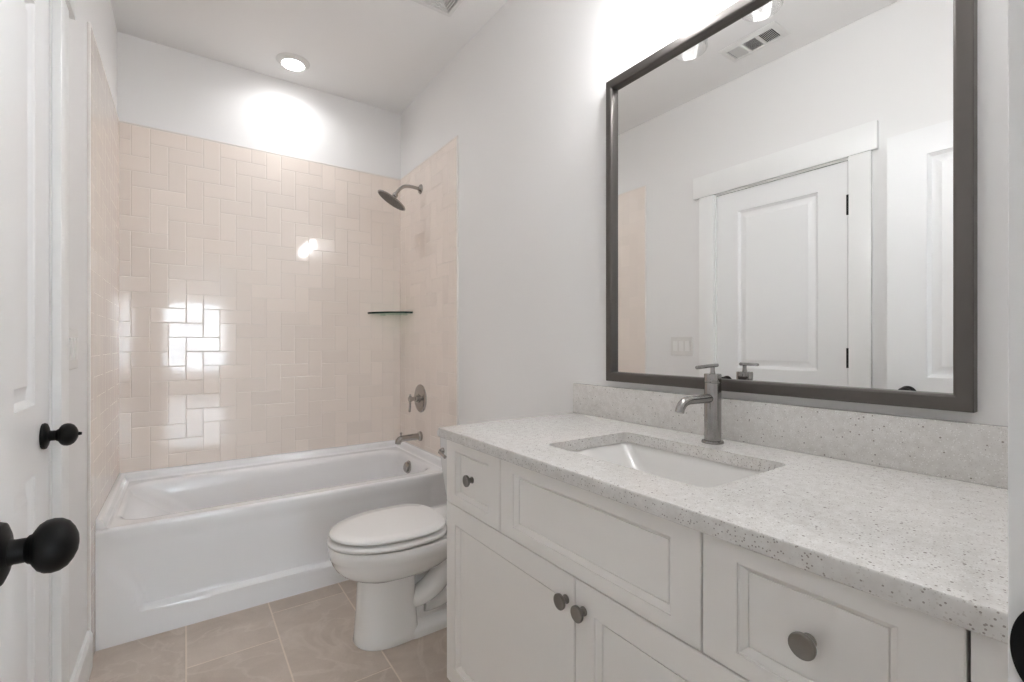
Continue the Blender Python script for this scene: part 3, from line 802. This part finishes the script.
# ================================================================== MIRROR
MY0, MY1, MZ0, MZ1, MFX = .2255, 1.153, 1.0228, 2.064, 1.208
def build_mirror():
    root = thing('wall_mirror', (XR, (MY0+MY1)/2, MZ0), 'large rectangular wall mirror in a dark gunmetal frame above the vanity', 'mirror')
    fw = .030
    def rg(i, x): return [Vector((x, MY0+i*.97, MZ0+i*1.05)), Vector((x, MY1-i*.83, MZ0+i*1.05)), Vector((x, MY1-i*.83, MZ1-i*.95)), Vector((x, MY0+i*.97, MZ1-i*.95))]
    bm = new()
    rings = [rg(0, XR-.0005), rg(0, MFX+.003), rg(.0012, MFX+.0006), rg(.003, MFX), rg(fw-.006, MFX), rg(fw-.004, MFX+.0008), rg(fw-.001, MFX+.003), rg(fw, MFX+.005), rg(fw, XR-.0065), rg(fw-.006, XR-.0065), rg(fw-.006, XR-.0005)]
    bridge(bm, rings); fixn(bm)
    obj('frame', bm, M_FRAME, root, smooth=25)
    i = fw-.0068
    bm = new(); box(bm, 1.2280, 1.2312, MY0+i, MY1-i, MZ0+i, MZ1-i)
    obj('mirror_glass', bm, M_MIRROR, root, smooth=0)
build_mirror()

# ================================================================== VANITY LIGHT
def build_light():
    zb = 2.104; ys = (.918, .687, .456); xs = 1.107; H = .165
    root = thing('vanity_light', (XR, .687, 2.33), 'three lamp vanity light with clear glass cylinder shades over the mirror', 'light fixture')
    zr = zb+H+.055
    bm = new(); box(bm, XR-.022, XR-.0005, .60, .774, zr-.06, zr+.06, .004); obj('backplate', bm, M_CHROME, root)
    bm = new(); tube(bm, [(XR-.035, .40, zr), (XR-.035, .974, zr)], .008, 20); box(bm, XR-.04, XR-.02, .66, .714, zr-.012, zr+.012, .003); obj('crossbar', bm, M_CHROME, root)
    src = {}
    for n, y in enumerate(ys):
        o0 = Vector((xs, y, zb))
        if n == 0:
            bm = new(); tube(bm, [(XR-.035, y, zr)] + bez((XR-.06, y, zr), (xs+.02, y, zr), (xs, y, zr), (xs, y, zr-.025), 8), .0065, 16)
            lathe(bm, (xs, y, zb+H-.010), (0, 0, 1), [(0, .022), (.002, .024), (.020, .024), (.024, .014), (.035, .010)], 28); src['arm'] = obj('arm', bm, M_CHROME, root, o0)
            bm = new(); rb = .0535
            n_ = 56
            circ = lambda r, z: [Vector((xs+r*math.cos(2*PI*q/n_), y+r*math.sin(2*PI*q/n_), z)) for q in range(n_)]
            bridge(bm, [circ(.018, zb+H), circ(rb-.010, zb+H), circ(rb-.003, zb+H-.003), circ(rb, zb+H-.010), circ(rb, zb+.002), circ(rb-.001, zb), circ(rb-.003, zb), circ(rb-.004, zb+.002), circ(rb-.004, zb+H-.011), circ(rb-.013, zb+H-.004), circ(.018, zb+H-.004)])
            fixn(bm); src['shade'] = obj('glass_shade', bm, M_SHADE, root, o0)
            bm = new(); lathe(bm, (xs, y, zb+H-.008), (0, 0, -1), [(0, .013), (.022, .014), (.035, .022), (.055, .0295), (.075, .030), (.092, .024), (.102, .012), (.105, .001)], 32); src['bulb'] = obj('bulb', bm, M_BULB, root, o0)
        else:
            for s in ('arm', 'shade', 'bulb'): copy_child(src[s], root, (xs, y, zb))
build_light()

# ================================================================== CEILING FITTINGS
def build_ceiling_light():
    x, y = .505, 2.887
    root = thing('ceiling_light', (x, y, ZC), 'round recessed ceiling light glowing above the bathtub', 'ceiling light')
    bm = new(); prof = [(.058, -.012), (.058, -.0175), (.061, -.0185), (.066, -.017), (.086, -.004), (.0885, -.001), (.0885, .0)]
    n = 56
    bridge(bm, [[Vector((x+r*math.cos(2*PI*q/n), y+r*math.sin(2*PI*q/n), ZC+dz)) for q in range(n)] for r, dz in prof]); fixn(bm)
    obj('trim_ring', bm, M_GRILLE, root)
    bm = new(); lathe(bm, (x, y, ZC-.010), (0, 0, -1), [(0, .0575), (.006, .0575), (.0075, .053), (.008, .001)], 48)
    obj('diffuser', bm, M_CAN, root)
build_ceiling_light()
can = bpy.data.lights.new('ceiling_light_beam', 'AREA'); can.shape = 'DISK'; can.size = .11; can.energy = .40; can.spread = math.radians(150); can.color = (.975, .985, 1.0)
can_o = bpy.data.objects.new('ceiling_light_beam', can); COL.objects.link(can_o); can_o.location = (.505, 2.887, ZC-.0195)

def build_fan():
    x1, y1, s = 1.068, 2.046, .265
    x0, y0 = x1-s, y1-s
    root = thing('exhaust_fan_grille', (x1-s/2, y1-s/2, ZC), 'square white exhaust fan grille on the ceiling with concentric louvres', 'vent')
    def sq(i, z): return [Vector((x0+i, y0+i, z)), Vector((x1-i, y0+i, z)), Vector((x1-i, y1-i, z)), Vector((x0+i, y1-i, z))]
    bm = new()
    bridge(bm, [sq(0, ZC-.0003), sq(.001, ZC-.006), sq(.008, ZC-.013), sq(.026, ZC-.016), sq(.029, ZC-.014), sq(.029, ZC-.0003)]); fixn(bm); obj('cover_frame', bm, M_GRILLE, root, smooth=30)
    bm = new()
    i = .036
    while i < s/2-.012:
        bridge(bm, [sq(i, ZC-.004), sq(i+.001, ZC-.0145), sq(i+.0055, ZC-.0145), sq(i+.0065, ZC-.004)]); i += .0125
    for q in (0, 1):
        c = (x0+x1)/2 if q == 0 else (y0+y1)/2
        if q == 0: box(bm, c-.003, c+.003, y0+.03, y1-.03, ZC-.0125, ZC-.004)
        else: box(bm, x0+.03, x1-.03, c-.003, c+.003, ZC-.0125, ZC-.004)
    fixn(bm); obj('louvres', bm, M_GRILLE, root, smooth=30)
    bm = new(); box(bm, x0+.029, x1-.029, y0+.029, y1-.029, ZC-.003, ZC-.0003); obj('duct_opening', bm, M_DUCT, root)
build_fan()

def build_register():
    x0, x1, y0, y1 = -.115, .050, 1.160, 1.462
    root = thing('air_register', ((x0+x1)/2, (y0+y1)/2, ZC), 'rectangular white three-way air register on the ceiling, seen in the mirror', 'vent')
    def sq(i, z): return [Vector((x0+i, y0+i, z)), Vector((x1-i, y0+i, z)), Vector((x1-i, y1-i, z)), Vector((x0+i, y1-i, z))]
    bm = new()
    bridge(bm, [sq(0, ZC-.0003), sq(.001, ZC-.003), sq(.012, ZC-.009), sq(.030, ZC-.010), sq(.031, ZC-.008), sq(.031, ZC-.0003)])
    ya, yb = y0+.031, y1-.031; L = (yb-ya)/3
    for q in (1, 2): box(bm, x0+.031, x1-.031, ya+L*q-.006, ya+L*q+.006, ZC-.0095, ZC-.0003)
    fixn(bm); obj('frame', bm, M_GRILLE, root, smooth=30)
    def slat(bm, a, b, t, d):
        # tilted blade from a to b; t: in-plane offset of its lower edge
        a, b, t = Vector(a), Vector(b), Vector(t)
        up = Vector((0, 0, .006)); th = t.normalized()*.0008
        bridge(bm, [[a+up-t*.5-th, a+up-t*.5+th, a+t*.5+th, a+t*.5-th], [b+up-t*.5-th, b+up-t*.5+th, b+t*.5+th, b+t*.5-th]], cap0=True, cap1=True)
    for q in range(3):
        bm = new(); s0, s1 = ya+L*q+.006, ya+L*(q+1)-.006
        if q == 1:
            n = 12
            for k_ in range(n):
                xx = x0+.034 + (x1-x0-.068)*k_/(n-1); slat(bm, (xx, s0, ZC-.0085), (xx, s1, ZC-.0085), (.006, 0, 0), 1)
        else:
            n = 9
            for k_ in range(n):
                yy = s0+.004 + (s1-s0-.008)*k_/(n-1); slat(bm, (x0+.031, yy, ZC-.0085), (x1-.031, yy, ZC-.0085), (0, .0025 if q == 2 else -.006, 0), 1)
        fixn(bm); obj('louvre_bank', bm, M_GRILLE, root, smooth=30)
    bm = new(); box(bm, x0+.031, x1-.031, ya, yb, ZC-.0015, ZC-.0003); obj('duct_opening', bm, M_DUCT, root)
build_register()

# ================================================================== SWITCH
def build_switch():
    y0, y1, z0, z1 = 1.842, 2.008, 1.073, 1.199
    root = thing('light_switch', (XL, (y0+y1)/2, (z0+z1)/2), 'white three gang light switch plate on the wall beside the closed door', 'light switch')
    bm = new()
    def rg(i, d): return [Vector((XL+d, y0+i, z0+i)), Vector((XL+d, y1-i, z0+i)), Vector((XL+d, y1-i, z1-i)), Vector((XL+d, y0+i, z1-i))]
    bridge(bm, [rg(0, .0003), rg(0, .003), rg(.004, .006)], cap0=True, cap1=True); fixn(bm); obj('plate', bm, M_PLATE, root, smooth=20)
    for n in range(3):
        c = (y0+y1)/2 + (n-1)*.0465; zc = (z0+z1)/2
        bm = new(); w, h = .0165, .0335
        P = lambda d, dz: [Vector((XL+d[0], c-w, zc-h)), Vector((XL+d[0], c+w, zc-h)), Vector((XL+d[1], c+w, zc+h)), Vector((XL+d[1], c-w, zc+h))]
        bridge(bm, [P((.0061, .0061), 0), P((.0075, .0105), 0)], cap0=True, cap1=True); fixn(bm)
        obj('rocker', bm, M_SWITCH, root, smooth=20)
build_switch()
